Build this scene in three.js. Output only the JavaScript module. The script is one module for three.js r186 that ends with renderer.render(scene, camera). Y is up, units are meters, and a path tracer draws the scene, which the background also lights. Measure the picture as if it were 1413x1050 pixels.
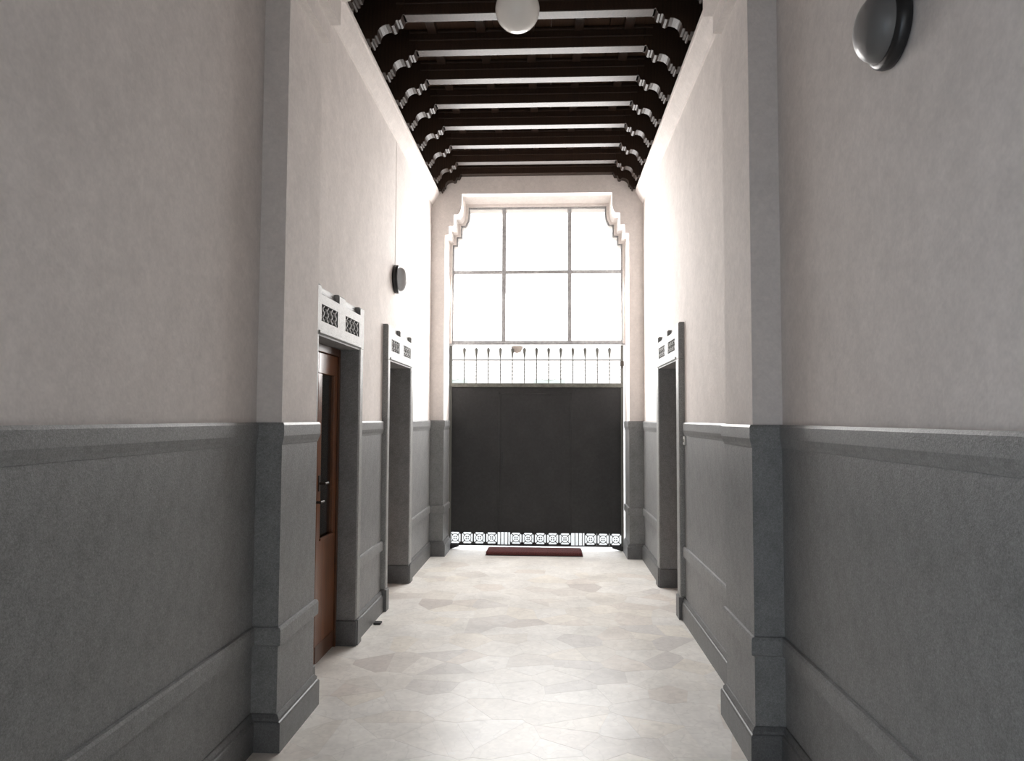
import * as THREE from 'three';
import { mergeGeometries } from 'three/addons/utils/BufferGeometryUtils.js';
import { RectAreaLightUniformsLib } from 'three/addons/lights/RectAreaLightUniformsLib.js';
import { RoundedBoxGeometry } from 'three/addons/geometries/RoundedBoxGeometry.js';

// ------------------------------------------------------------------ camera, sky, exposure
const scene = new THREE.Scene();
const camera = new THREE.PerspectiveCamera(2 * Math.atan(525 / 1000) * 180 / Math.PI, 1413 / 1050, 0.05, 200);
camera.rotation.order = 'YXZ';
camera.position.set(0, 1.56, 0);
camera.rotation.set(3.0 * Math.PI / 180, 2.95 * Math.PI / 180, 0.25 * Math.PI / 180);
scene.background = new THREE.Color().setRGB(0.86, 0.93, 1.0);      // even overcast sky
scene.backgroundIntensity = 5;
const renderer = new THREE.WebGLRenderer({ antialias: true });
renderer.toneMapping = THREE.LinearToneMapping;
renderer.toneMappingExposure = 1.0;
renderer.shadowMap.enabled = true;

// daylight entering through the openings, each light as large as its opening
RectAreaLightUniformsLib.init();
function daylight(name, w, h, at, to, intensity, rgb) {
  const l = new THREE.RectAreaLight(0xffffff, intensity, w, h);
  l.name = name; l.color.setRGB(...rgb); l.position.set(...at); l.lookAt(...to); scene.add(l);
}
daylight('window_daylight', 2.0, 1.62, [-.152, 3.28, -8.64], [-.152, 2.95, -7.6], 11.8, [1, .985, .98]);
daylight('grille_daylight', 2.05, .46, [-.152, 2.22, -8.64], [-.152, 2.05, -7.6], 12.5, [1, .995, .985]);
daylight('courtyard_daylight', 1.1, 2.2, [-1.46, 1.1, 1.65], [0, 1.1, 1.65], 5.5, [.60, .79, 1]);
daylight('rear_door_daylight', .9, 2.1, [-.15, 1.05, 4.15], [-.15, 1.05, 0], 2.4, [1, .965, .92]);

// ------------------------------------------------------------------ helpers
let seed = 20240611;
const rnd = () => { seed = (seed + 0x6d2b79f5) | 0; let t = Math.imul(seed ^ (seed >>> 15), 1 | seed); t = (t + Math.imul(t ^ (t >>> 7), 61 | t)) ^ t; return ((t ^ (t >>> 14)) >>> 0) / 4294967296; };
const taken = {};
const numbered = (n) => { const k = taken[n] = (taken[n] ?? -1) + 1; return k ? `${n}_${String(k).padStart(3, '0')}` : n; };
function boxUV(g, s = 1) {                                            // uv in metres, by the way each face points
  g = g.index ? g.toNonIndexed() : g;
  const p = g.attributes.position, n = p.count, uv = new Float32Array(n * 2);
  const a = new THREE.Vector3(), b = new THREE.Vector3(), c = new THREE.Vector3();
  for (let i = 0; i < n; i += 3) {
    a.fromBufferAttribute(p, i); b.fromBufferAttribute(p, i + 1); c.fromBufferAttribute(p, i + 2);
    const nx = Math.abs((b.y - a.y) * (c.z - a.z) - (b.z - a.z) * (c.y - a.y)), ny = Math.abs((b.z - a.z) * (c.x - a.x) - (b.x - a.x) * (c.z - a.z)), nz = Math.abs((b.x - a.x) * (c.y - a.y) - (b.y - a.y) * (c.x - a.x));
    for (let k = 0; k < 3; k++) {
      const x = p.getX(i + k), y = p.getY(i + k), z = p.getZ(i + k);
      const [u, v] = nx >= ny && nx >= nz ? [z, y] : ny >= nz ? [x, z] : [x, y];
      uv[(i + k) * 2] = u * s; uv[(i + k) * 2 + 1] = v * s;
    }
  }
  g.setAttribute('uv', new THREE.BufferAttribute(uv, 2));
  return g;
}
const box = (x0, x1, y0, y1, z0, z1) => { const g = new THREE.BoxGeometry(Math.abs(x1 - x0), Math.abs(y1 - y0), Math.abs(z1 - z0)); g.translate((x0 + x1) / 2, (y0 + y1) / 2, (z0 + z1) / 2); return g.toNonIndexed(); };
const rbox = (x0, x1, y0, y1, z0, z1, r = 0.004) => { const g = new RoundedBoxGeometry(Math.abs(x1 - x0), Math.abs(y1 - y0), Math.abs(z1 - z0), 2, r); g.translate((x0 + x1) / 2, (y0 + y1) / 2, (z0 + z1) / 2); return g.index ? g.toNonIndexed() : g; };
function rod(a, b, r0, r1 = r0, seg = 8) {
  const A = new THREE.Vector3(...a), B = new THREE.Vector3(...b), d = B.clone().sub(A);
  const g = new THREE.CylinderGeometry(r1, r0, d.length(), seg);
  g.applyQuaternion(new THREE.Quaternion().setFromUnitVectors(new THREE.Vector3(0, 1, 0), d.normalize()));
  g.translate((a[0] + b[0]) / 2, (a[1] + b[1]) / 2, (a[2] + b[2]) / 2);
  return g.toNonIndexed();
}
function ext(pts, z0, z1, holes = [], bevel = 0) {                     // outline in x, y pushed from z0 back to z1
  const s = new THREE.Shape(pts.map(([x, y]) => new THREE.Vector2(x, y)));
  for (const h of holes) s.holes.push(new THREE.Path(h.map(([x, y]) => new THREE.Vector2(x, y))));
  const d = Math.abs(z0 - z1) - 2 * bevel;
  const g = new THREE.ExtrudeGeometry(s, { depth: d, bevelEnabled: bevel > 0, bevelSize: bevel, bevelThickness: bevel, bevelOffset: -bevel, bevelSegments: 2, steps: 1 });
  g.translate(0, 0, Math.min(z0, z1) + bevel);
  return g.index ? g.toNonIndexed() : g;
}
function sweep(profile, path) {                                        // profile [off, y] carried along plan points [x, z] with mitred corners; off points into the passage
  const n = [], P = path.map(([x, z]) => new THREE.Vector2(x, z));
  for (let i = 0; i < P.length - 1; i++) { const d = P[i + 1].clone().sub(P[i]).normalize(); n.push(new THREE.Vector2(-d.y, d.x)); }
  const at = (i, off) => {
    const a = n[Math.max(0, i - 1)], b = n[Math.min(n.length - 1, i)], k = 1 + a.dot(b);
    return [P[i].x + off * (a.x + b.x) / k, P[i].y + off * (a.y + b.y) / k];
  };
  const v = [], tri = (a, b, c) => v.push(...a, ...b, ...c);
  const pt = (i, [o, y]) => { const [x, z] = at(i, o); return [x, y, z]; };
  for (let i = 0; i < P.length - 1; i++) for (let k = 0; k < profile.length; k++) {
    const p = profile[k], q = profile[(k + 1) % profile.length];
    const a = pt(i, p), b = pt(i + 1, p), c = pt(i + 1, q), d = pt(i, q);
    tri(a, b, c); tri(a, c, d);
  }
  const flat = THREE.ShapeUtils.triangulateShape(profile.map(([o, y]) => new THREE.Vector2(o, y)), []);
  for (const [a, b, c] of flat) { tri(pt(0, profile[a]), pt(0, profile[b]), pt(0, profile[c])); const e = P.length - 1; tri(pt(e, profile[c]), pt(e, profile[b]), pt(e, profile[a])); }
  const g = new THREE.BufferGeometry();
  g.setAttribute('position', new THREE.Float32BufferAttribute(v, 3));
  g.computeVertexNormals();
  return g;
}
function join(list) {
  const gs = list.map((g) => { g = g.index ? g.toNonIndexed() : g; const c = new THREE.BufferGeometry(); c.setAttribute('position', g.attributes.position); if (!g.attributes.normal) g.computeVertexNormals(); c.setAttribute('normal', g.attributes.normal); return c; });
  return gs.length > 1 ? mergeGeometries(gs) : gs[0];
}
function part(name, geo, mat, parent, label) {
  const m = new THREE.Mesh(boxUV(join(Array.isArray(geo) ? geo : [geo])), mat);
  m.name = name; parent.add(m);
  if (label) m.userData.label = label;
  return m;
}
function thing(name, label, category, o = {}) {
  const g = new THREE.Group(); g.name = numbered(name); scene.add(g);
  g.userData = { label, category };
  if (o.kind) g.userData.kind = o.kind;
  if (o.group) g.userData.group = o.group;
  if (o.at) g.position.set(...o.at);
  if (o.turn) g.rotation.y = o.turn;
  return g;
}
const structure = (name, label, category) => thing(name, label, category, { kind: 'structure' });

// ------------------------------------------------------------------ textures
function noise2(size, cells, r) {                                       // tileable value noise
  const g = new Float32Array(cells * cells).map(() => r()), out = new Float32Array(size * size), f = (t) => t * t * (3 - 2 * t);
  for (let y = 0; y < size; y++) for (let x = 0; x < size; x++) {
    const u = x / size * cells, v = y / size * cells, i = Math.floor(u), j = Math.floor(v), a = f(u - i), b = f(v - j), I = (i + 1) % cells, J = (j + 1) % cells;
    out[y * size + x] = (g[j * cells + i] * (1 - a) + g[j * cells + I] * a) * (1 - b) + (g[J * cells + i] * (1 - a) + g[J * cells + I] * a) * b;
  }
  return out;
}
function texture(size, fn, srgb = true, rep = 1) {
  const d = new Uint8Array(size * size * 4);
  for (let i = 0; i < size * size; i++) { const c = fn(i, i % size, Math.floor(i / size)); d[i * 4] = c[0]; d[i * 4 + 1] = c[1]; d[i * 4 + 2] = c[2]; d[i * 4 + 3] = 255; }
  const t = new THREE.DataTexture(d, size, size, THREE.RGBAFormat);
  t.wrapS = t.wrapT = THREE.RepeatWrapping; t.magFilter = THREE.LinearFilter; t.minFilter = THREE.LinearMipmapLinearFilter; t.generateMipmaps = true;
  if (srgb) t.colorSpace = THREE.SRGBColorSpace;
  t.repeat.set(rep, rep); t.needsUpdate = true;
  return t;
}
const cl = (v) => Math.max(0, Math.min(255, v));
const S = 512, n4 = noise2(S, 4, rnd), n9 = noise2(S, 9, rnd), n24 = noise2(S, 24, rnd), n64 = noise2(S, 64, rnd), n200 = noise2(S, 170, rnd);
const plasterMap = texture(S, (i) => { const v = 243 + (n4[i] - .5) * 7 + (n9[i] - .5) * 6 + (n24[i] - .5) * 7 + (n64[i] - .5) * 8 + (n200[i] - .5) * 8; return [cl(v), cl(v), cl(v)]; }, true, 0.8);
const plasterBump = texture(S, (i) => { const v = 128 + (n24[i] - .5) * 60 + (n64[i] - .5) * 70 + (n200[i] - .5) * 90; return [cl(v), cl(v), cl(v)]; }, false, 0.9);
const stuccoMap = texture(S, (i) => { const s = n200[i] + .6 * (n64[i] - .5), v = 214 + (n4[i] - .5) * 14 + (n9[i] - .5) * 12 + (n24[i] - .5) * 8 + (s - .5) * 46; return [cl(v), cl(v), cl(v)]; }, true, 2.6);
const stuccoBump = texture(S, (i) => { const v = 128 + (n64[i] - .5) * 80 + (n200[i] - .5) * 120; return [cl(v), cl(v), cl(v)]; }, false, 2.6);
const marbleMap = texture(S, (i) => { const vein = Math.abs(n9[i] + .5 * n24[i] - .75), v = 242 + (n4[i] - .5) * 22 + (n24[i] - .5) * 12 + (n64[i] - .5) * 10 - Math.max(0, .05 - vein) * 220; return [cl(v + 3), cl(v + 1), cl(v - 2)]; }, true, 1.1);
const gw = noise2(S, 6, rnd), gf = noise2(S, 128, rnd);
const woodMap = texture(S, (i, x, y) => { const g = Math.sin((x / S * 40 + gw[i] * 5) * Math.PI * 2) * .5, v = 205 + g * 22 + (gf[(y % 8) * S + x] - .5) * 46 + (n9[i] - .5) * 24; return [cl(v), cl(v * .98), cl(v * .95)]; }, true, 1);
const steelMap = texture(S, (i) => { const v = 205 + (n9[i] - .5) * 40 + (n64[i] - .5) * 36 + (n200[i] - .5) * 30; return [cl(v), cl(v), cl(v)]; }, true, 0.7);
const bristle = texture(S, (i) => { const v = 150 + (n200[i] - .5) * 190 + (n64[i] - .5) * 60; return [cl(v), cl(v), cl(v)]; }, true, 6);

// ------------------------------------------------------------------ materials (linear colours)
const mat = (r, g, b, rough, o = {}) => { const m = new THREE.MeshPhysicalMaterial({ roughness: rough, metalness: 0, ...o }); m.color.setRGB(r, g, b); return m; };
const M = {
  plaster: mat(.84, .783, .748, .85, { map: plasterMap, bumpMap: plasterBump, bumpScale: .0012 }),
  stucco: mat(.335, .338, .338, .5, { map: stuccoMap, bumpMap: stuccoBump, bumpScale: .0007 }),
  stuccoTrim: mat(.335, .339, .339, .45, { map: stuccoMap, bumpMap: stuccoBump, bumpScale: .0006 }),
  base: mat(.20, .203, .205, .45, { map: stuccoMap, bumpMap: stuccoBump, bumpScale: .0008 }),
  portal: mat(.46, .463, .452, .55, { map: stuccoMap, bumpMap: stuccoBump, bumpScale: .0005 }),
  reveal: mat(.36, .36, .36, .6, { map: stuccoMap, bumpMap: stuccoBump, bumpScale: .0008 }),
  beam: mat(.050, .029, .020, .42, { specularIntensity: .75, map: woodMap }),
  corbel: mat(.045, .028, .020, .45, { specularIntensity: .4, map: woodMap }),
  boards: mat(.10, .058, .036, .5, { map: woodMap }),
  door: mat(.31, .115, .042, .3, { map: woodMap, clearcoat: .4, clearcoatRoughness: .15 }),
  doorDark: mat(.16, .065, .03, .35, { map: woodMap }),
  glassDark: mat(.55, .56, .53, .03, { transmission: 1, thickness: 0, ior: 1.5 }),
  frosted: mat(.98, .95, .915, .5, { transmission: 1, thickness: 0, ior: 1.45 }),
  grout: mat(.78, .76, .72, .5),
  winFrame: mat(.52, .52, .53, .5, { map: steelMap }),
  gate: mat(.032, .031, .031, .5, { map: steelMap }),
  gateRail: mat(.20, .20, .17, .5, { map: steelMap }),
  gateBar: mat(.14, .14, .125, .5),
  wire: mat(.25, .25, .22, .5),
  black: mat(.012, .012, .013, .35),
  brass: mat(.05, .04, .03, .45, { metalness: .3 }),
  dome: mat(.42, .415, .415, .5, { transmission: .75, thickness: 0, ior: 1.5, clearcoat: 1, clearcoatRoughness: .05 }),
  opal: mat(.80, .79, .76, .18),
  mat: mat(.38, .095, .09, .95, { map: bristle, bumpMap: bristle, bumpScale: .003 }),
  rubber: mat(.03, .028, .028, .8),
  whitePlastic: mat(.75, .75, .72, .4),
  street: mat(.42, .41, .39, .9, { map: stuccoMap }),
  facade: mat(.78, .70, .64, .9, { map: plasterMap }),
  shutter: mat(.30, .32, .28, .6),
};
const tones = [[.80, .775, .73], [.78, .765, .735], [.83, .81, .775], [.76, .74, .70], [.72, .685, .63], [.80, .755, .68], [.66, .625, .585], [.70, .645, .59], [.53, .485, .455], [.61, .585, .565]];
for (const t of tones) [.765, .735, .69].forEach((v, i) => { t[i] += (v - t[i]) * .35; });
const weights = [18, 18, 16, 12, 10, 8, 7, 6, 2, 5];
M.slab = tones.map(([r, g, b]) => mat(Math.min(.95, r * 1.18), Math.min(.95, g * 1.205), Math.min(.95, b * 1.235), .36, { map: marbleMap, specularIntensity: 1 }));

// ------------------------------------------------------------------ sizes read off the photograph
const LN = -1.41, LP = -1.285, LW = -1.368, RN = 1.082, RP = 0.945, RW = 1.07;       // wall and pilaster planes
const PF = -3.43, PB = -3.945, EW = -8.25, GZ = -8.72, OUT = -8.98, BACK = 4.2;       // depths
const TOP = 4.52, SOFFIT = 4.36;
const OL = -1.209, OR = 0.906;                                                         // gateway opening

// ------------------------------------------------------------------ floor of broken marble
{
  const floor = structure('floor', 'polished crazy-paved floor of cream and grey broken marble', 'floor');
  part('mortar_bed', box(-2.1, 1.8, -0.12, -0.0004, OUT, BACK + 0.3), M.grout, floor);
  const cells = (x0, x1, z0, z1, step, zs) => {
    const pts = [];
    for (let r = 0, z = z1; z > z0; z -= step * zs, r++) for (let x = x0 + (r % 2 ? step / 2 : 0); x < x1 + step; x += step) pts.push([x + (rnd() - .5) * step * 1.35, z + (rnd() - .5) * step * 1.35]);
    return pts.map(([px, pz]) => {
      let poly = [[x0, z0], [x1, z0], [x1, z1], [x0, z1]];
      for (const [qx, qz] of pts) {
        const dx = qx - px, dz = qz - pz, dd = dx * dx + dz * dz;
        if (!dd || dd > step * step * 9) continue;
        const lim = dd / 2 - Math.sqrt(dd) * .0007, out = [], f = ([x, z]) => (x - px) * dx + (z - pz) * dz - lim;
        for (let i = 0; i < poly.length; i++) {
          const a = poly[i], b = poly[(i + 1) % poly.length], fa = f(a), fb = f(b);
          if (fa <= 0) out.push(a);
          if (fa * fb < 0) { const t = fa / (fa - fb); out.push([a[0] + (b[0] - a[0]) * t, a[1] + (b[1] - a[1]) * t]); }
        }
        poly = out;
        if (poly.length < 3) break;
      }
      return poly;
    }).filter((p) => p.length > 2);
  };
  const slabGeo = (poly) => {
    const s = new THREE.Shape(poly.map(([x, z]) => new THREE.Vector2(x, -z)));
    const g = new THREE.ExtrudeGeometry(s, { depth: .012, bevelEnabled: false });
    g.rotateX(-Math.PI / 2); g.translate(0, -0.012, 0);
    return g;
  };
  const total = weights.reduce((a, b) => a + b), pick = () => { let t = rnd() * total; return weights.findIndex((w) => (t -= w) < 0); };
  const polys = cells(-1.62, 1.36, OUT + .01, -3.05, .236, .92).filter((p) => { const x = p.map((q) => q[0]); return Math.min(...x) < 1.3 && Math.max(...x) > -1.6; });
  polys.sort((a, b) => Math.max(...b.map((q) => q[1])) - Math.max(...a.map((q) => q[1])));
  polys.slice(0, 298).forEach((p) => part('marble_piece', slabGeo(p), M.slab[pick()], floor));
  const rest = polys.slice(298).map(slabGeo);
  const near = cells(-1.4, 1.08, -3.05, BACK, .34, .92).map(slabGeo);
  part('marble_paving', [...near, ...rest], M.slab[0], floor).userData.kind = 'stuff';
}

// ------------------------------------------------------------------ walls, wainscot and skirting
const wainscot = [[-.02, 0], [.006, 0], [.006, 1.45], [-.02, 1.45]];
const rail = [[-.01, .474], [.012, .482], [.024, .49], [.024, .556], [.018, .568], [-.01, .572]];
const cap = [[-.02, 1.424], [.009, 1.43], [.011, 1.442], [.016, 1.456], [.02, 1.472], [.02, 1.524], [.014, 1.536], [-.02, 1.536]];
const skirt = [[-.02, 0], [.034, 0], [.034, .128], [.03, .136], [.024, .14], [.024, .152], [.013, .168], [-.02, .172]];
// doorways: outer frame near / far, opening near / far, plane of the wooden door
const D1 = { on: -4.0, of: -5.09, n: -4.09, f: -5.0, leaf: -1.468 };
const D2 = { on: -5.88, of: -7.0, n: -5.965, f: -6.88, leaf: -1.66 };
const D3 = { on: -5.80, of: -7.01, n: -5.925, f: -6.89, leaf: 1.36 };
const HEAD = 2.045;
const SIDE = [1.1, 2.2];                                                                // open side doorway to the courtyard, behind the viewer
{
  const w = structure('wall_left', 'left cream plaster wall with grey stucco wainscot and two doorways', 'wall');
  part('plaster', [
    box(LN - .4, LN, 0, TOP + .2, PB, SIDE[0]), box(LN - .4, LN, 2.2, TOP + .2, ...SIDE), box(LN - .4, LN, 0, TOP + .2, SIDE[1], BACK), box(-2.0, LW, 0, TOP + .2, PB, D1.n), box(-2.0, LW, HEAD, TOP + .2, D1.n, D1.f), box(-2.0, LW, 0, TOP + .2, D1.f, D2.n),
    box(-2.0, LW, HEAD, TOP + .2, D2.n, D2.f), box(-2.0, LW, 0, TOP + .2, D2.f, EW), box(-2.1, -2.0, 0, TOP + .2, PB, EW)], M.plaster, w);
  part('pilaster', box(LN - .05, LP, 0, TOP, PB, PF), M.plaster, w);
  const runs = [[[LN, BACK], [LN, SIDE[1]]], [[LN, SIDE[0]], [LN, PF], [LP, PF], [LP, PB], [LW, PB], [LW, D1.on]], [[LW, D1.of], [LW, D2.on]], [[LW, D2.of], [LW, EW], [OL, EW], [OL, GZ + .05]]];
  for (const r of runs) part('wainscot', sweep(wainscot, r), M.stucco, w, 'grey stucco wainscot');
  for (const r of runs) part('wainscot_rail', sweep(rail, r), M.stuccoTrim, w);
  for (const r of runs) part('wainscot_cap', sweep(cap, r), M.stuccoTrim, w);
  const b = structure('baseboard_left', 'dark grey moulded skirting along the left wall', 'baseboard');
  for (const r of runs) part('skirting', sweep(skirt, r), M.base, b);
}
{
  const w = structure('wall_right', 'right cream plaster wall with grey stucco wainscot and one doorway', 'wall');
  part('plaster', [
    box(RN, RN + .4, 0, TOP + .2, PB, BACK), box(RW, 1.7, 0, TOP + .2, PB, D3.n), box(RW, 1.7, HEAD, TOP + .2, D3.n, D3.f), box(RW, 1.7, 0, TOP + .2, D3.f, EW), box(1.7, 1.8, 0, TOP + .2, PB, EW)], M.plaster, w);
  part('pilaster', box(RP, RN + .05, 0, TOP, PB, PF), M.plaster, w);
  const runs = [[[RW, D3.on], [RW, PB], [RP, PB], [RP, PF], [RN, PF], [RN, BACK]], [[OR, GZ + .05], [OR, EW], [RW, EW], [RW, D3.of]]];
  for (const r of runs) part('wainscot', sweep(wainscot, r), M.stucco, w, 'grey stucco wainscot');
  for (const r of runs) part('wainscot_rail', sweep(rail, r), M.stuccoTrim, w);
  for (const r of runs) part('wainscot_cap', sweep(cap, r), M.stuccoTrim, w);
  const b = structure('baseboard_right', 'dark grey moulded skirting along the right wall', 'baseboard');
  for (const r of runs) part('skirting', sweep(skirt, r), M.base, b);
}
// stepped head of the gateway, left side then right side; e widens (+) or narrows (-) the opening
function stepped(L, R, e, top) {
  const l = [[0, 3.683], [.046, 3.683], [.046, 3.784], [.100, 3.784], [.100, 3.92], [.140, 3.92]];
  for (let k = 1; k <= 6; k++) { const a = k / 6 * Math.PI / 2; l.push([.140 + .05 * Math.sin(a), 3.92 + .125 * (1 - Math.cos(a))]); }
  l.push([.19, top]);
  const left = l.map(([u, y]) => [L + u - e, y === top ? top + e : y + (y < 3.93 ? e * .5 : 0)]), right = l.map(([u, y]) => [R - u + e, y === top ? top + e : y + (y < 3.93 ? e * .5 : 0)]);
  return { left, right: right.reverse() };
}
{
  const w = structure('wall_front', 'end wall around the gateway with stepped corbelled corners in cream plaster', 'wall');
  const s = stepped(OL, OR, 0, 4.16);
  part('plaster', ext([[-2.1, 0], [OL, 0], ...s.left, ...s.right, [OR, 0], [1.8, 0], [1.8, 4.72], [-2.1, 4.72]], EW, OUT), M.plaster, w);
  const t = stepped(OL, OR, .004, 4.16), i = stepped(OL, OR, -.03, 4.16);
  part('rebate', ext([[OL - .004, 2.46], [OL + .03, 2.46], ...i.left, ...i.right, [OR - .03, 2.46], [OR + .004, 2.46], ...t.right.reverse(), ...t.left.reverse()], GZ + .05, OUT + .02), M.plaster, w);
}
{
  const w = structure('wall_back', 'plain back wall with open doorway behind the viewer', 'wall');
  part('plaster', [box(-1.81, -.6, 0, 4.72, BACK, BACK + .3), box(.3, 1.48, 0, 4.72, BACK, BACK + .3), box(-.6, .3, 2.1, 4.72, BACK, BACK + .3)], M.plaster, w);
}
{
  const a = structure('trim_1', 'stepped plaster arch resting on the two pilasters', 'arch');
  const s = stepped(LP, RP, 0, 4.16);
  part('arch', ext([[LP - .08, 3.683], ...s.left, ...s.right, [RP + .08, 3.683], [RP + .08, TOP + .1], [LP - .08, TOP + .1]], PF, PB), M.plaster, a);
}
const corniceProfile = [[-.01, 4.03], [.012, 4.036], [.03, 4.062], [.055, 4.098], [.074, 4.14], [.078, 4.154], [.090, 4.157], [.090, 4.185], [-.01, 4.19]];
part('moulding', sweep(corniceProfile, [[LW, PB], [LW, EW]]), M.plaster, structure('trim_2', 'cream coved cornice under the ceiling corbels, left wall', 'cornice'));
part('moulding', sweep(corniceProfile, [[RW, EW], [RW, PB]]), M.plaster, structure('trim_3', 'cream coved cornice under the ceiling corbels, right wall', 'cornice'));

// ------------------------------------------------------------------ ceiling: dark beams on carved corbels
{
  const c = structure('ceiling', 'dark stained timber ceiling with cross beams on carved corbels', 'ceiling');
  const edges = [-1.75, -1.31, -.87, -.43, .01, .45, .89, 1.5];
  for (let i = 0; i < edges.length - 1; i++) part('ceiling_board', box(edges[i] + .003, edges[i + 1] - .003, TOP, TOP + .05, EW + .002, PB - .002), M.boards, c);
  for (let i = 0; i < edges.length - 1; i++) part('ceiling_board', box(edges[i] + .003, edges[i + 1] - .003, TOP, TOP + .05, PF + .002, BACK - .002), M.boards, c);
  part('roof_slab', [box(-1.75, 1.5, TOP + .051, TOP + .2, EW, PB), box(-1.8, 1.5, TOP + .1, TOP + .2, PB, BACK + .3)], M.plaster, c);
  const near = [-8.155, -7.765, -7.275, -6.785, -6.295, -5.82, -5.345, -4.855, -4.37];
  const u = [[-.03, TOP], [-.03, 4.19], [.115, 4.19], [.118, 4.168], [.128, 4.164], [.134, 4.172], [.136, 4.19], [.15, 4.192], [.153, 4.212], [.168, 4.214], [.171, 4.232]];
  for (let k = 1; k <= 5; k++) { const a = k / 5 * Math.PI / 2; u.push([.171 + .08 * (1 - Math.cos(a)), 4.232 + .06 * Math.sin(a)]); }
  u.push([.256, 4.283], [.27, 4.278], [.287, 4.283], [.293, 4.3], [.297, 4.318], [.31, 4.322], [.318, 4.318], [.332, 4.324], [.338, 4.34], [.345, SOFFIT], [.358, SOFFIT], [.358, TOP]);
  near.forEach((z, i) => {
    const d = i ? .1 : .09;
    const b = part('beam', [rbox(LW - .02, RW + .02, SOFFIT, TOP + .002, z, z - d, .006)], M.beam, c);
    part('moulding', rbox(LW + .3, RW - .3, 4.432, 4.446, z + .012, z - .002, .004), M.beam, b);
    part('moulding', rbox(LW + .3, RW - .3, 4.49, 4.51, z + .016, z - .002, .004), M.beam, b);
    part('corbel', ext(u.map(([a, y]) => [LW + a, y]), z + .008, z - d - (i ? .008 : 0), [], .003), M.corbel, b);
    part('corbel', ext(u.map(([a, y]) => [RW - a, y]).reverse(), z + .008, z - d - (i ? .008 : 0), [], .003), M.corbel, b);
  });
  for (let i = 0; i < near.length - 1; i++) for (let k = -2; k <= 2; k++) { const x = -.15 + k * .37; part('batten', rbox(x - .035, x + .035, 4.478, TOP + .002, near[i] + .012, near[i + 1] - .1, .005), M.beam, c); }
}

// ------------------------------------------------------------------ stone door surrounds with carved heads
function surround(name, label, wall, side, D) {                          // side +1: passage lies towards +x
  const t = structure(name, label, 'door surround');
  const F = wall + side * .046, X = (o) => wall + side * o;               // o: how far out of the wall
  const slab = (o0, o1, y0, y1, z0, z1, r = .004) => rbox(X(o0), X(o1), y0, y1, z0, z1, r);
  const top = 2.335;
  // uprights
  for (const [a, b] of [[D.on, D.n], [D.f, D.of]]) {
    part('upright', slab(-.02, .046, .17, HEAD + .002, a, b, .012), M.portal, t);
    part('plinth', slab(-.02, .058, 0, .172, a + (a === D.on ? .006 : 0), b - (b === D.of ? .006 : 0), .004), M.base, t);
  }
  // head: solid ends and middle stand full; over each carved bay the upper edge is hollowed out
  const mid = (D.n + D.f) / 2, rib = .065;
  const prof = (pts, z0, z1) => { const g = ext(side > 0 ? pts : pts.map(([x, y]) => [-x, y]).reverse(), z0, z1); g.translate(wall, 0, 0); return g; };
  const full = [[-.02, HEAD], [.046, HEAD], [.046, top - .012], [.036, top], [-.02, top]];
  const cove = [[-.02, HEAD], [.046, HEAD], [.046, 2.277]];
  for (let k = 1; k <= 5; k++) { const a = k / 5 * Math.PI / 2; cove.push([.046 - .036 * Math.sin(a), 2.277 + .05 * (1 - Math.cos(a))]); }
  cove.push([.01, top], [-.02, top]);
  const bayA = [D.n - .025, mid + rib], bayB = [mid - rib, D.f + .012];
  const head = [prof(full, D.on, bayA[0]), prof(full, bayA[1], bayB[0]), prof(full, bayB[1], D.of)];
  const PY0 = 2.122, PY1 = 2.222, inset = .044;
  const carved = [];
  for (const [z0, z1] of [bayA, bayB]) {
    const p0 = z0 - .012, p1 = z1 + .03;
    const low = [[-.02, HEAD], [.046, HEAD], [.046, PY0], [-.02, PY0]], high = [[-.02, PY1], [.046, PY1], ...cove.slice(2)];
    head.push(prof(low, z0, z1), prof(high, z0, z1), slab(-.02, .046, PY0, PY1, z0, p0, .001), slab(-.02, .046, PY0, PY1, p1, z1, .001), slab(-.02, .046 - inset, PY0, PY1, p0, p1, .001));
    carved.push([p0, p1]);
  }
  const h = part('door_head', head, M.portal, t);
  part('drip_fillet', slab(.03, .054, HEAD + .002, HEAD + .02, D.n + .01, D.f - .01, .005), M.portal, t);
  for (const [p0, p1] of carved) {
    const ears = [], cols = 4, w = (p0 - p1) / cols;
    for (let c = 0; c < cols; c++) for (let r = 0; r < 4; r++) { const s = r % 2 ? 1 : -1;
      const g = new THREE.SphereGeometry(1, 7, 5); g.scale(.014, .0088, w * .56);
      g.rotateX(s * .62); g.translate(X(.033), PY0 + .014 + r * .0235, p0 - w * (c + .5));
      ears.push(g.toNonIndexed());
    }
    part('carved_leaves', ears, M.portal, h).userData.kind = 'stuff';
  }
  // lining of the opening
  const back = D.leaf, o1 = side * (F - wall) - .004, depth = (back - wall) * side;
  part('lining', [rbox(back, X(.04), .17, HEAD, D.f, D.f + .012, .002), rbox(back, X(.04), .17, HEAD, D.n, D.n - .012, .002), rbox(back, X(.04), HEAD - .012, HEAD, D.n, D.f, .002)], M.reveal, t, 'grey lining of the doorway');
  part('lining_plinth', [rbox(back, X(.05), 0, .168, D.f, D.f + .022, .002), rbox(back, X(.05), 0, .168, D.n, D.n - .022, .002)], M.base, t);
}
surround('trim_4', 'pale grey stone door surround with carved head right behind the left pilaster', LW, 1, D1);
surround('trim_5', 'pale grey stone door surround with carved head on the left wall below the round lamp', LW, 1, D2);
surround('trim_6', 'pale grey stone door surround with carved head on the right wall', RW, -1, D3);

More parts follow.
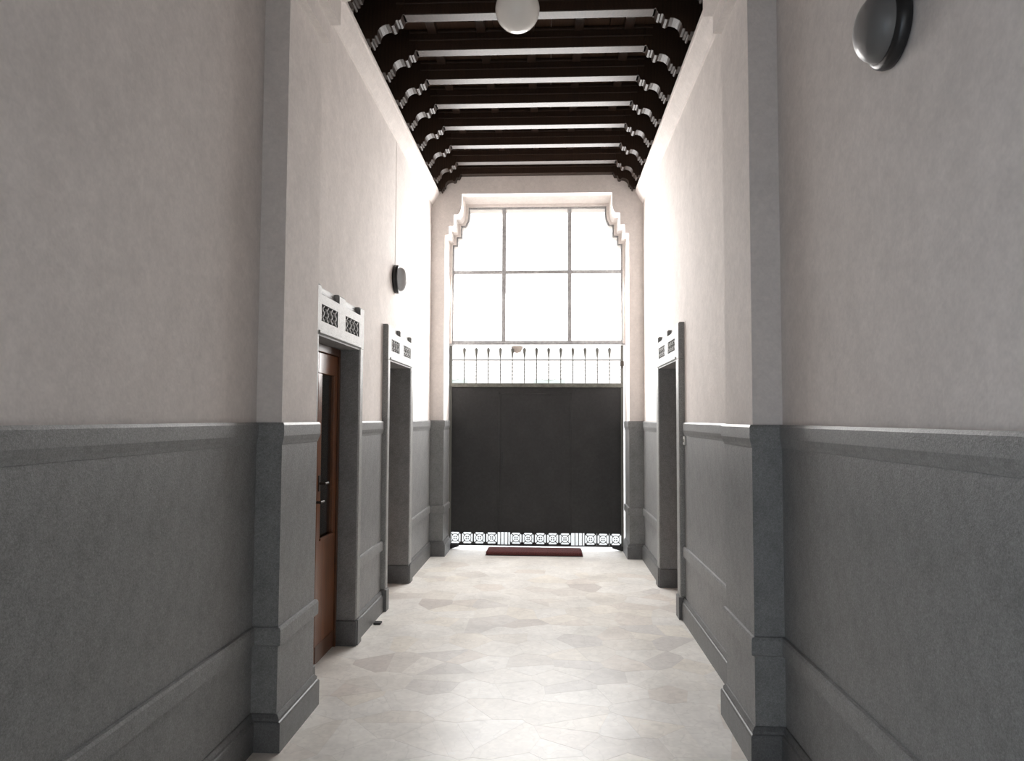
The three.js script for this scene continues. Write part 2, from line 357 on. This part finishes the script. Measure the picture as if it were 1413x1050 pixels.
// ------------------------------------------------------------------ wooden double doors set back in the openings
function doubleDoor(name, label, side, D) {
  const t = structure(name, label, 'door');
  const x = D.leaf, X = (o) => x + side * o, a = D.n - .013, b = D.f + .013, top = HEAD - .013, mid = (a + b) / 2, jw = .03;
  part('door_frame', [rbox(X(-.06), X(.012), 0, top, a, a - jw), rbox(X(-.06), X(.012), 0, top, b + jw, b), rbox(X(-.06), X(.012), top - .05, top, a - jw, b + jw)], M.doorDark, t, 'dark stained door frame');
  for (const [z0, z1, s] of [[a - jw - .002, mid + .002, 1], [mid - .002, b + jw + .002, -1]]) {
    const st = .075, y0 = .012, y1 = top - .053, g0 = .775, g1 = 1.845;
    const leaf = part('door_leaf', [
      rbox(X(-.042), X(0), y0, g0, z0, z1), rbox(X(-.042), X(0), g1, y1, z0, z1), rbox(X(-.042), X(0), g0, g1, z0, z0 - st), rbox(X(-.042), X(0), g0, g1, z1 + st, z1),
      rbox(X(-.01), X(.008), g0 - .004, g0 + .012, z0 - st + .008, z1 + st - .008)], M.door, t);
    part('glass_pane', box(X(-.024), X(-.018), g0, g1, z0 - st, z1 + st), M.glassDark, leaf, 'tall clear glass pane');
    part('kick_strip', rbox(X(0), X(.004), y0, .12, z0 - .01, z1 + .01, .001), M.doorDark, leaf);
    const hz = s > 0 ? z1 + .04 : z0 - .04, hy = s > 0 ? 1.03 : 1.14;
    part('handle', [rod([X(0), hy, hz], [X(.045), hy, hz], .009), rod([X(.04), hy, hz + .012], [X(.04), hy, hz - .06 * 1], .009), rbox(X(-.001), X(.005), hy - .05, hy + .05, hz - .016, hz + .016, .002)], M.brass, leaf, 'dark metal lever handle');
  }
  // the unlit room behind
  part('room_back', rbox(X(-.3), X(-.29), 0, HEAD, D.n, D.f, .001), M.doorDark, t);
}
doubleDoor('door_1', 'brown wooden double door with tall glass panes behind the left pilaster', 1, D1);
doubleDoor('door_2', 'wooden double door deep in the second left doorway', 1, D2);
doubleDoor('door_3', 'wooden double door deep in the right wall doorway', -1, D3);

// ------------------------------------------------------------------ frosted window over the gate
const gx = (px) => -.591 + (px - 690) * .00869;
{
  const w = structure('window_1', 'large frosted six-pane window with stepped upper corners above the gate', 'window');
  const i = stepped(OL, OR, -.034, 4.16), o = stepped(OL, OR, -.028, 4.16);
  const L = OL + .034, R = OR - .034, z0 = GZ + .02, z1 = GZ - .02;
  const frame = ext([[L - .006, 2.46], ...o.left, ...o.right, [R + .006, 2.46]], z0, z1, [[[L + .012, 2.497], ...i.left.map(([x, y]) => [x + .012, y === 4.126 ? y - .014 : y - .012]), ...i.right.map(([x, y]) => [x - .012, y === 4.126 ? y - .014 : y - .012]), [R - .012, 2.497]]]);
  const fr = part('window_frame', frame, M.winFrame, w, 'thin grey steel frame');
  const m1 = gx(694.5), m2 = gx(786), hy = 3.335;
  part('glazing_bar', rbox(m1 - .023, m1 + .023, 2.49, 4.12, z0, z1), M.winFrame, fr);
  part('glazing_bar', rbox(m2 - .023, m2 + .023, 2.49, 4.12, z0, z1), M.winFrame, fr);
  part('glazing_bar', rbox(L, R, hy - .018, hy + .018, z0 - .003, z1 + .003), M.winFrame, fr);
  part('sill_bar', rbox(OL + .005, OR - .005, 2.452, 2.476, z0 + .015, z1, .003), M.winFrame, fr);
  const e = .004, pane = (pts) => part('pane', ext(pts, GZ + .003, GZ - .003), M.frosted, w, 'frosted glass pane');
  const rect = (x0, x1, y0, y1) => pane([[x0, y0], [x1, y0], [x1, y1], [x0, y1]]);
  rect(L, m1 - e, 2.48, hy - e); rect(m1 + e, m2 - e, 2.48, hy - e); rect(m2 + e, R, 2.48, hy - e); rect(m1 + e, m2 - e, hy + e, 4.12);
  pane([[L, hy + e], [m1 - e, hy + e], [m1 - e, 4.12], ...i.left.slice().reverse().map(([x, y]) => [x, Math.min(y, 4.12)])]);
  pane([[m2 + e, 4.12], ...i.right.map(([x, y]) => [x, Math.min(y, 4.12)]), [R, hy + e], [m2 + e, hy + e]]);
}

// ------------------------------------------------------------------ iron gate
{
  const g = thing('iron_gate', 'black sheet iron gate with spear grille on top and rosette band below', 'gate', { at: [0, 0, GZ] });
  const L = OL + .012, R = OR - .03, y0 = .205, y1 = 1.935;
  part('gate_post', rbox(L - .006, L + .022, .012, 2.44, .025, -.025, .003), M.gateBar, g);
  part('gate_post', rbox(R - .022, R + .006, .012, 2.44, .025, -.025, .003), M.gateBar, g);
  const a = gx(690), b = gx(788);
  for (const [x0, x1] of [[L + .022, a - .004], [b + .004, R - .022]]) part('sheet_panel', rbox(x0, x1, y0, 1.87, .012, -.012, .003), M.gate, g);
  part('sheet_panel', rbox(L + .022, R - .022, 1.868, y1, .012, -.012, .003), M.gate, g);
  const wk = part('wicket_door', rbox(a - .006, b + .006, y0, 1.87, .009, -.015, .003), M.gate, g);
  part('wicket_lock', rbox(a + .02, a + .045, 1.0, 1.16, .016, .007, .002), M.black, wk);
  for (const x of [a - .004, b + .004]) part('cover_strip', rbox(x - .012, x + .012, y0, 1.875, .017, .008, .003), M.gate, g);
  part('cover_strip', rbox(a - .016, b + .016, 1.852, 1.876, .017, .008, .003), M.gate, g);
  part('top_rail', rbox(L - .004, R + .004, y1, 1.985, .035, -.035, .006), M.gateRail, g, 'paler grey rail');
  part('cross_rail', rbox(L, R, 2.258, 2.272, .007, -.007, .002), M.gateBar, g);
  // spears
  const xs = []; for (let k = 0; k < 13; k++) xs.push(gx(639.6 + k * 16.78));
  const spear = join([rod([0, 1.98, 0], [0, 2.33, 0], .0055), rod([0, 2.295, 0], [0, 2.395, 0], .007, .021, 8), rod([0, 2.395, 0], [0, 2.418, 0], .021, .004, 8)]);
  xs.forEach((x) => { const m = part('spear', spear.clone().translate(x, 0, 0), M.gateBar, g); const beads = []; for (let k = 0; k < 5; k++) { const s = new THREE.SphereGeometry(.0095, 8, 6); s.translate(x, 2.035 + k * .045, 0); beads.push(s.toNonIndexed()); } part('beads', beads, M.gateBar, m).userData.kind = 'stuff'; });
  const all = [L + .012, ...xs, R - .012], wires = [];
  for (let k = 0; k < all.length - 1; k++) for (let r = 0; r < 5; r++) { const lo = 2.015 + r * .045, hi = lo + .035, up = k % 2 === 0; wires.push(rod([all[k], up ? lo : hi, 0], [all[k + 1], up ? hi : lo, 0], .0028, .0028, 5)); }
  part('zigzag_wires', wires, M.wire, g).userData.kind = 'stuff';
  // rosette band
  const w = .1455, yb = .056, yt = y0 + .004, c = .024, ww = .0655, hw = .066, cy = (yb + yt) / 2 + .002;
  const oct = [[-ww + c, -hw], [ww - c, -hw], [ww, -hw + c], [ww, hw - c], [ww - c, hw], [-ww + c, hw], [-ww, hw - c], [-ww, -hw + c]];
  const plate = ext([[-w / 2, yb - cy], [w / 2, yb - cy], [w / 2, yt - cy], [-w / 2, yt - cy]], .008, -.008, [oct]);
  const ring = new THREE.TorusGeometry(.045, .0036, 6, 24), bits = [ring.toNonIndexed()];
  for (let k = 0; k < 4; k++) {
    const t = Math.PI / 4 + k * Math.PI / 2, C = Math.cos(t), Sn = Math.sin(t);
    bits.push(rod([C * .043, Sn * .043, 0], [C * .080, Sn * .080, 0], .005));
    const s = new THREE.SphereGeometry(.0085, 8, 6); s.translate(C * .017, Sn * .017, 0); bits.push(s.toNonIndexed());
    const e = new THREE.SphereGeometry(.0095, 8, 6); e.translate(C * .046, Sn * .046, 0); bits.push(e.toNonIndexed());
  }
  const rosette = join(bits);
  for (const px of [628.8, 645.6, 662.4, 679.2, 712.8, 729.4, 746.2, 763, 779.8, 814.6, 831.6, 848.8]) {
    const m = part('rosette_frame', plate.clone().translate(gx(px), cy, 0), M.gate, g);
    part('rosette', rosette.clone().translate(gx(px), cy, 0), M.gateBar, m);
  }
  for (const [p0, n] of [[691.6, 3], [793.4, 3]]) for (let k = 0; k < n; k++) part('upright_bar', rbox(gx(p0 + k * 5) - .005, gx(p0 + k * 5) + .005, yb, yt, .006, -.006, .001), M.gateBar, g);
  part('bottom_rail', rbox(L + .02, R - .02, .045, .06, .012, -.012, .002), M.gate, g);
  for (const [x0, x1] of [[L - .004, L + .12], [R - .13, R + .004]]) part('hinge_shoe', ext(x0 < 0 ? [[x0, .004], [x0 + .03, .004], [x1, .034], [x1, .058], [x0, .058]] : [[x0, .034], [x1 - .03, .004], [x1, .004], [x1, .058], [x0, .058]], .03, -.03), M.black, g);
  part('latch_box', [rbox(R - .03, R + .012, 2.19, 2.25, .05, .02, .006), rod([R - .01, 2.16, .035], [R - .01, 2.2, .035], .008)], M.brass, g, 'small brown latch box');
  part('shield_ornament', ext([[-.05, .03], [-.03, -.03], [0, -.045], [.03, -.03], [.05, .03], [.03, .045], [-.03, .045]].map(([x, y]) => [gx(713) + x * 1.5, 2.395 + y]), -.015, -.022), M.facade, g, 'small pale shield');
}

// ------------------------------------------------------------------ doormat, lamps and small fittings
{
  const t = thing('doormat', 'dark red bristle doormat lying in front of the iron gate', 'doormat');
  const x0 = -.725, x1 = .385, z0 = -8.315, z1 = -8.665;
  part('rubber_backing', rbox(x0, x1, 0.001, .008, z0, z1, .003), M.rubber, t);
  const s = new THREE.Shape(); const r = .03; const X0 = x0 + .004, X1 = x1 - .004, Z0 = z1 + .004, Z1 = z0 - .004;
  s.moveTo(X0 + r, -Z1); s.lineTo(X1 - r, -Z1); s.quadraticCurveTo(X1, -Z1, X1, -Z1 + r); s.lineTo(X1, -Z0 - r); s.quadraticCurveTo(X1, -Z0, X1 - r, -Z0); s.lineTo(X0 + r, -Z0); s.quadraticCurveTo(X0, -Z0, X0, -Z0 - r); s.lineTo(X0, -Z1 + r); s.quadraticCurveTo(X0, -Z1, X0 + r, -Z1);
  const g = new THREE.ExtrudeGeometry(s, { depth: .006, bevelEnabled: true, bevelSize: .018, bevelThickness: .02, bevelOffset: -.018, bevelSegments: 4, curveSegments: 6 });
  g.rotateX(-Math.PI / 2); g.translate(0, .018, 0);
  part('bristle_pile', g, M.mat, t);
}
function bulkhead(label, x, y, z, side) {
  const t = thing('bulkhead_lamp', label, 'wall lamp', { at: [x, y, z], group: 'round wall lamps' });
  const lathe = (pts) => { const g = new THREE.LatheGeometry(pts.map(([r, h]) => new THREE.Vector2(r, h)), 40); g.rotateZ(-side * Math.PI / 2); return g; };
  const add = (name, g, m, l) => { const o = new THREE.Mesh(g, m); o.name = name; t.add(o); if (l) o.userData.label = l; };
  add('base_ring', lathe([[0, .0], [.112, 0], [.124, .006], [.127, .018], [.125, .034], [.116, .043], [.104, .046], [.0, .046]]), M.black, 'black rim');
  const d = []; for (let k = 0; k <= 12; k++) { const a = k / 12 * Math.PI / 2; d.push([.106 * Math.cos(a) ** .8, .042 + .075 * Math.sin(a)]); }
  d[12][0] = 0;
  add('glass_dome', lathe(d), M.dome, 'smooth grey glass dome');
  return t;
}
bulkhead('round black-rimmed wall lamp on the left wall above the door surrounds', LW, 2.785, -6.3, 1);
bulkhead('round black-rimmed wall lamp high on the near right wall', RN, 2.79, -2.27, -1);
{
  const t = thing('cable_run', 'thin painted cable running up the left wall above the round lamp', 'cable');
  part('cable', rod([LW + .001, 2.9, -6.3], [LW + .001, 4.03, -6.3], .002), M.plaster, t);
}
{
  const t = thing('globe_pendant_lamp', 'white opal glass globe hanging from the dark beams', 'pendant lamp', { at: [-.205, 4.142, -4.45] });
  const add = (name, g, m) => { const o = new THREE.Mesh(g, m); o.name = name; t.add(o); };
  add('globe', new THREE.SphereGeometry(.14, 40, 28), M.opal);
  add('gallery', new THREE.CylinderGeometry(.05, .06, .04, 24).translate(0, .145, 0), M.brass);
  add('stem', new THREE.CylinderGeometry(.01, .01, .22, 12).translate(0, .268, 0), M.brass);
}
{
  const t = thing('door_buzzer', 'small white switch plate beside the right door surround', 'switch');
  part('plate', rbox(RW - .006, RW - .02, 1.36, 1.425, -5.72, -5.775, .003), M.whitePlastic, t);
  part('button', rbox(RW - .019, RW - .024, 1.38, 1.405, -5.738, -5.757, .002), M.gateRail, t);
}
{
  const t = thing('floor_stop', 'small dark door stop on the floor by the left skirting', 'door stop');
  part('stop', rbox(-1.325, -1.27, .0005, .014, -5.5, -5.56, .004), M.rubber, t);
}

// ------------------------------------------------------------------ outside: street and the house across it, courtyard ground behind
part('paving', box(-30, 30, -.12, -.02, -40, OUT), M.street, structure('pavement', 'pale street paving beyond the gate', 'pavement'));
part('paving', [box(-16, LN - .39, -.12, -.02, -3.9, 14), box(LN - .39, 8, -.12, -.02, BACK + .3, 14)], M.street, structure('courtyard_ground', 'pale courtyard paving behind the passage', 'pavement'));
{
  const f = thing('facade_building', 'pale pinkish house across the street seen through frosted glass', 'building', { at: [0, 0, -23] });
  part('wall', box(-14, 14, -.02, 4.6, 0, -6), M.facade, f);
  part('eaves', rbox(-14.2, 14.2, 4.6, 4.85, .3, -6, .03), M.facade, f);
  for (let k = -3; k <= 3; k++) { const w = part('window', [rbox(k * 3.1 - .6, k * 3.1 + .6, 1.2, 2.9, .05, -.02, .01)], M.facade, f); part('shutter', rbox(k * 3.1 - .5, k * 3.1 + .5, 1.3, 2.8, .07, .04, .01), M.shutter, w); }
}

scene.traverse((o) => { if (o.isMesh) { o.castShadow = true; o.receiveShadow = true; } });
renderer.render(scene, camera);
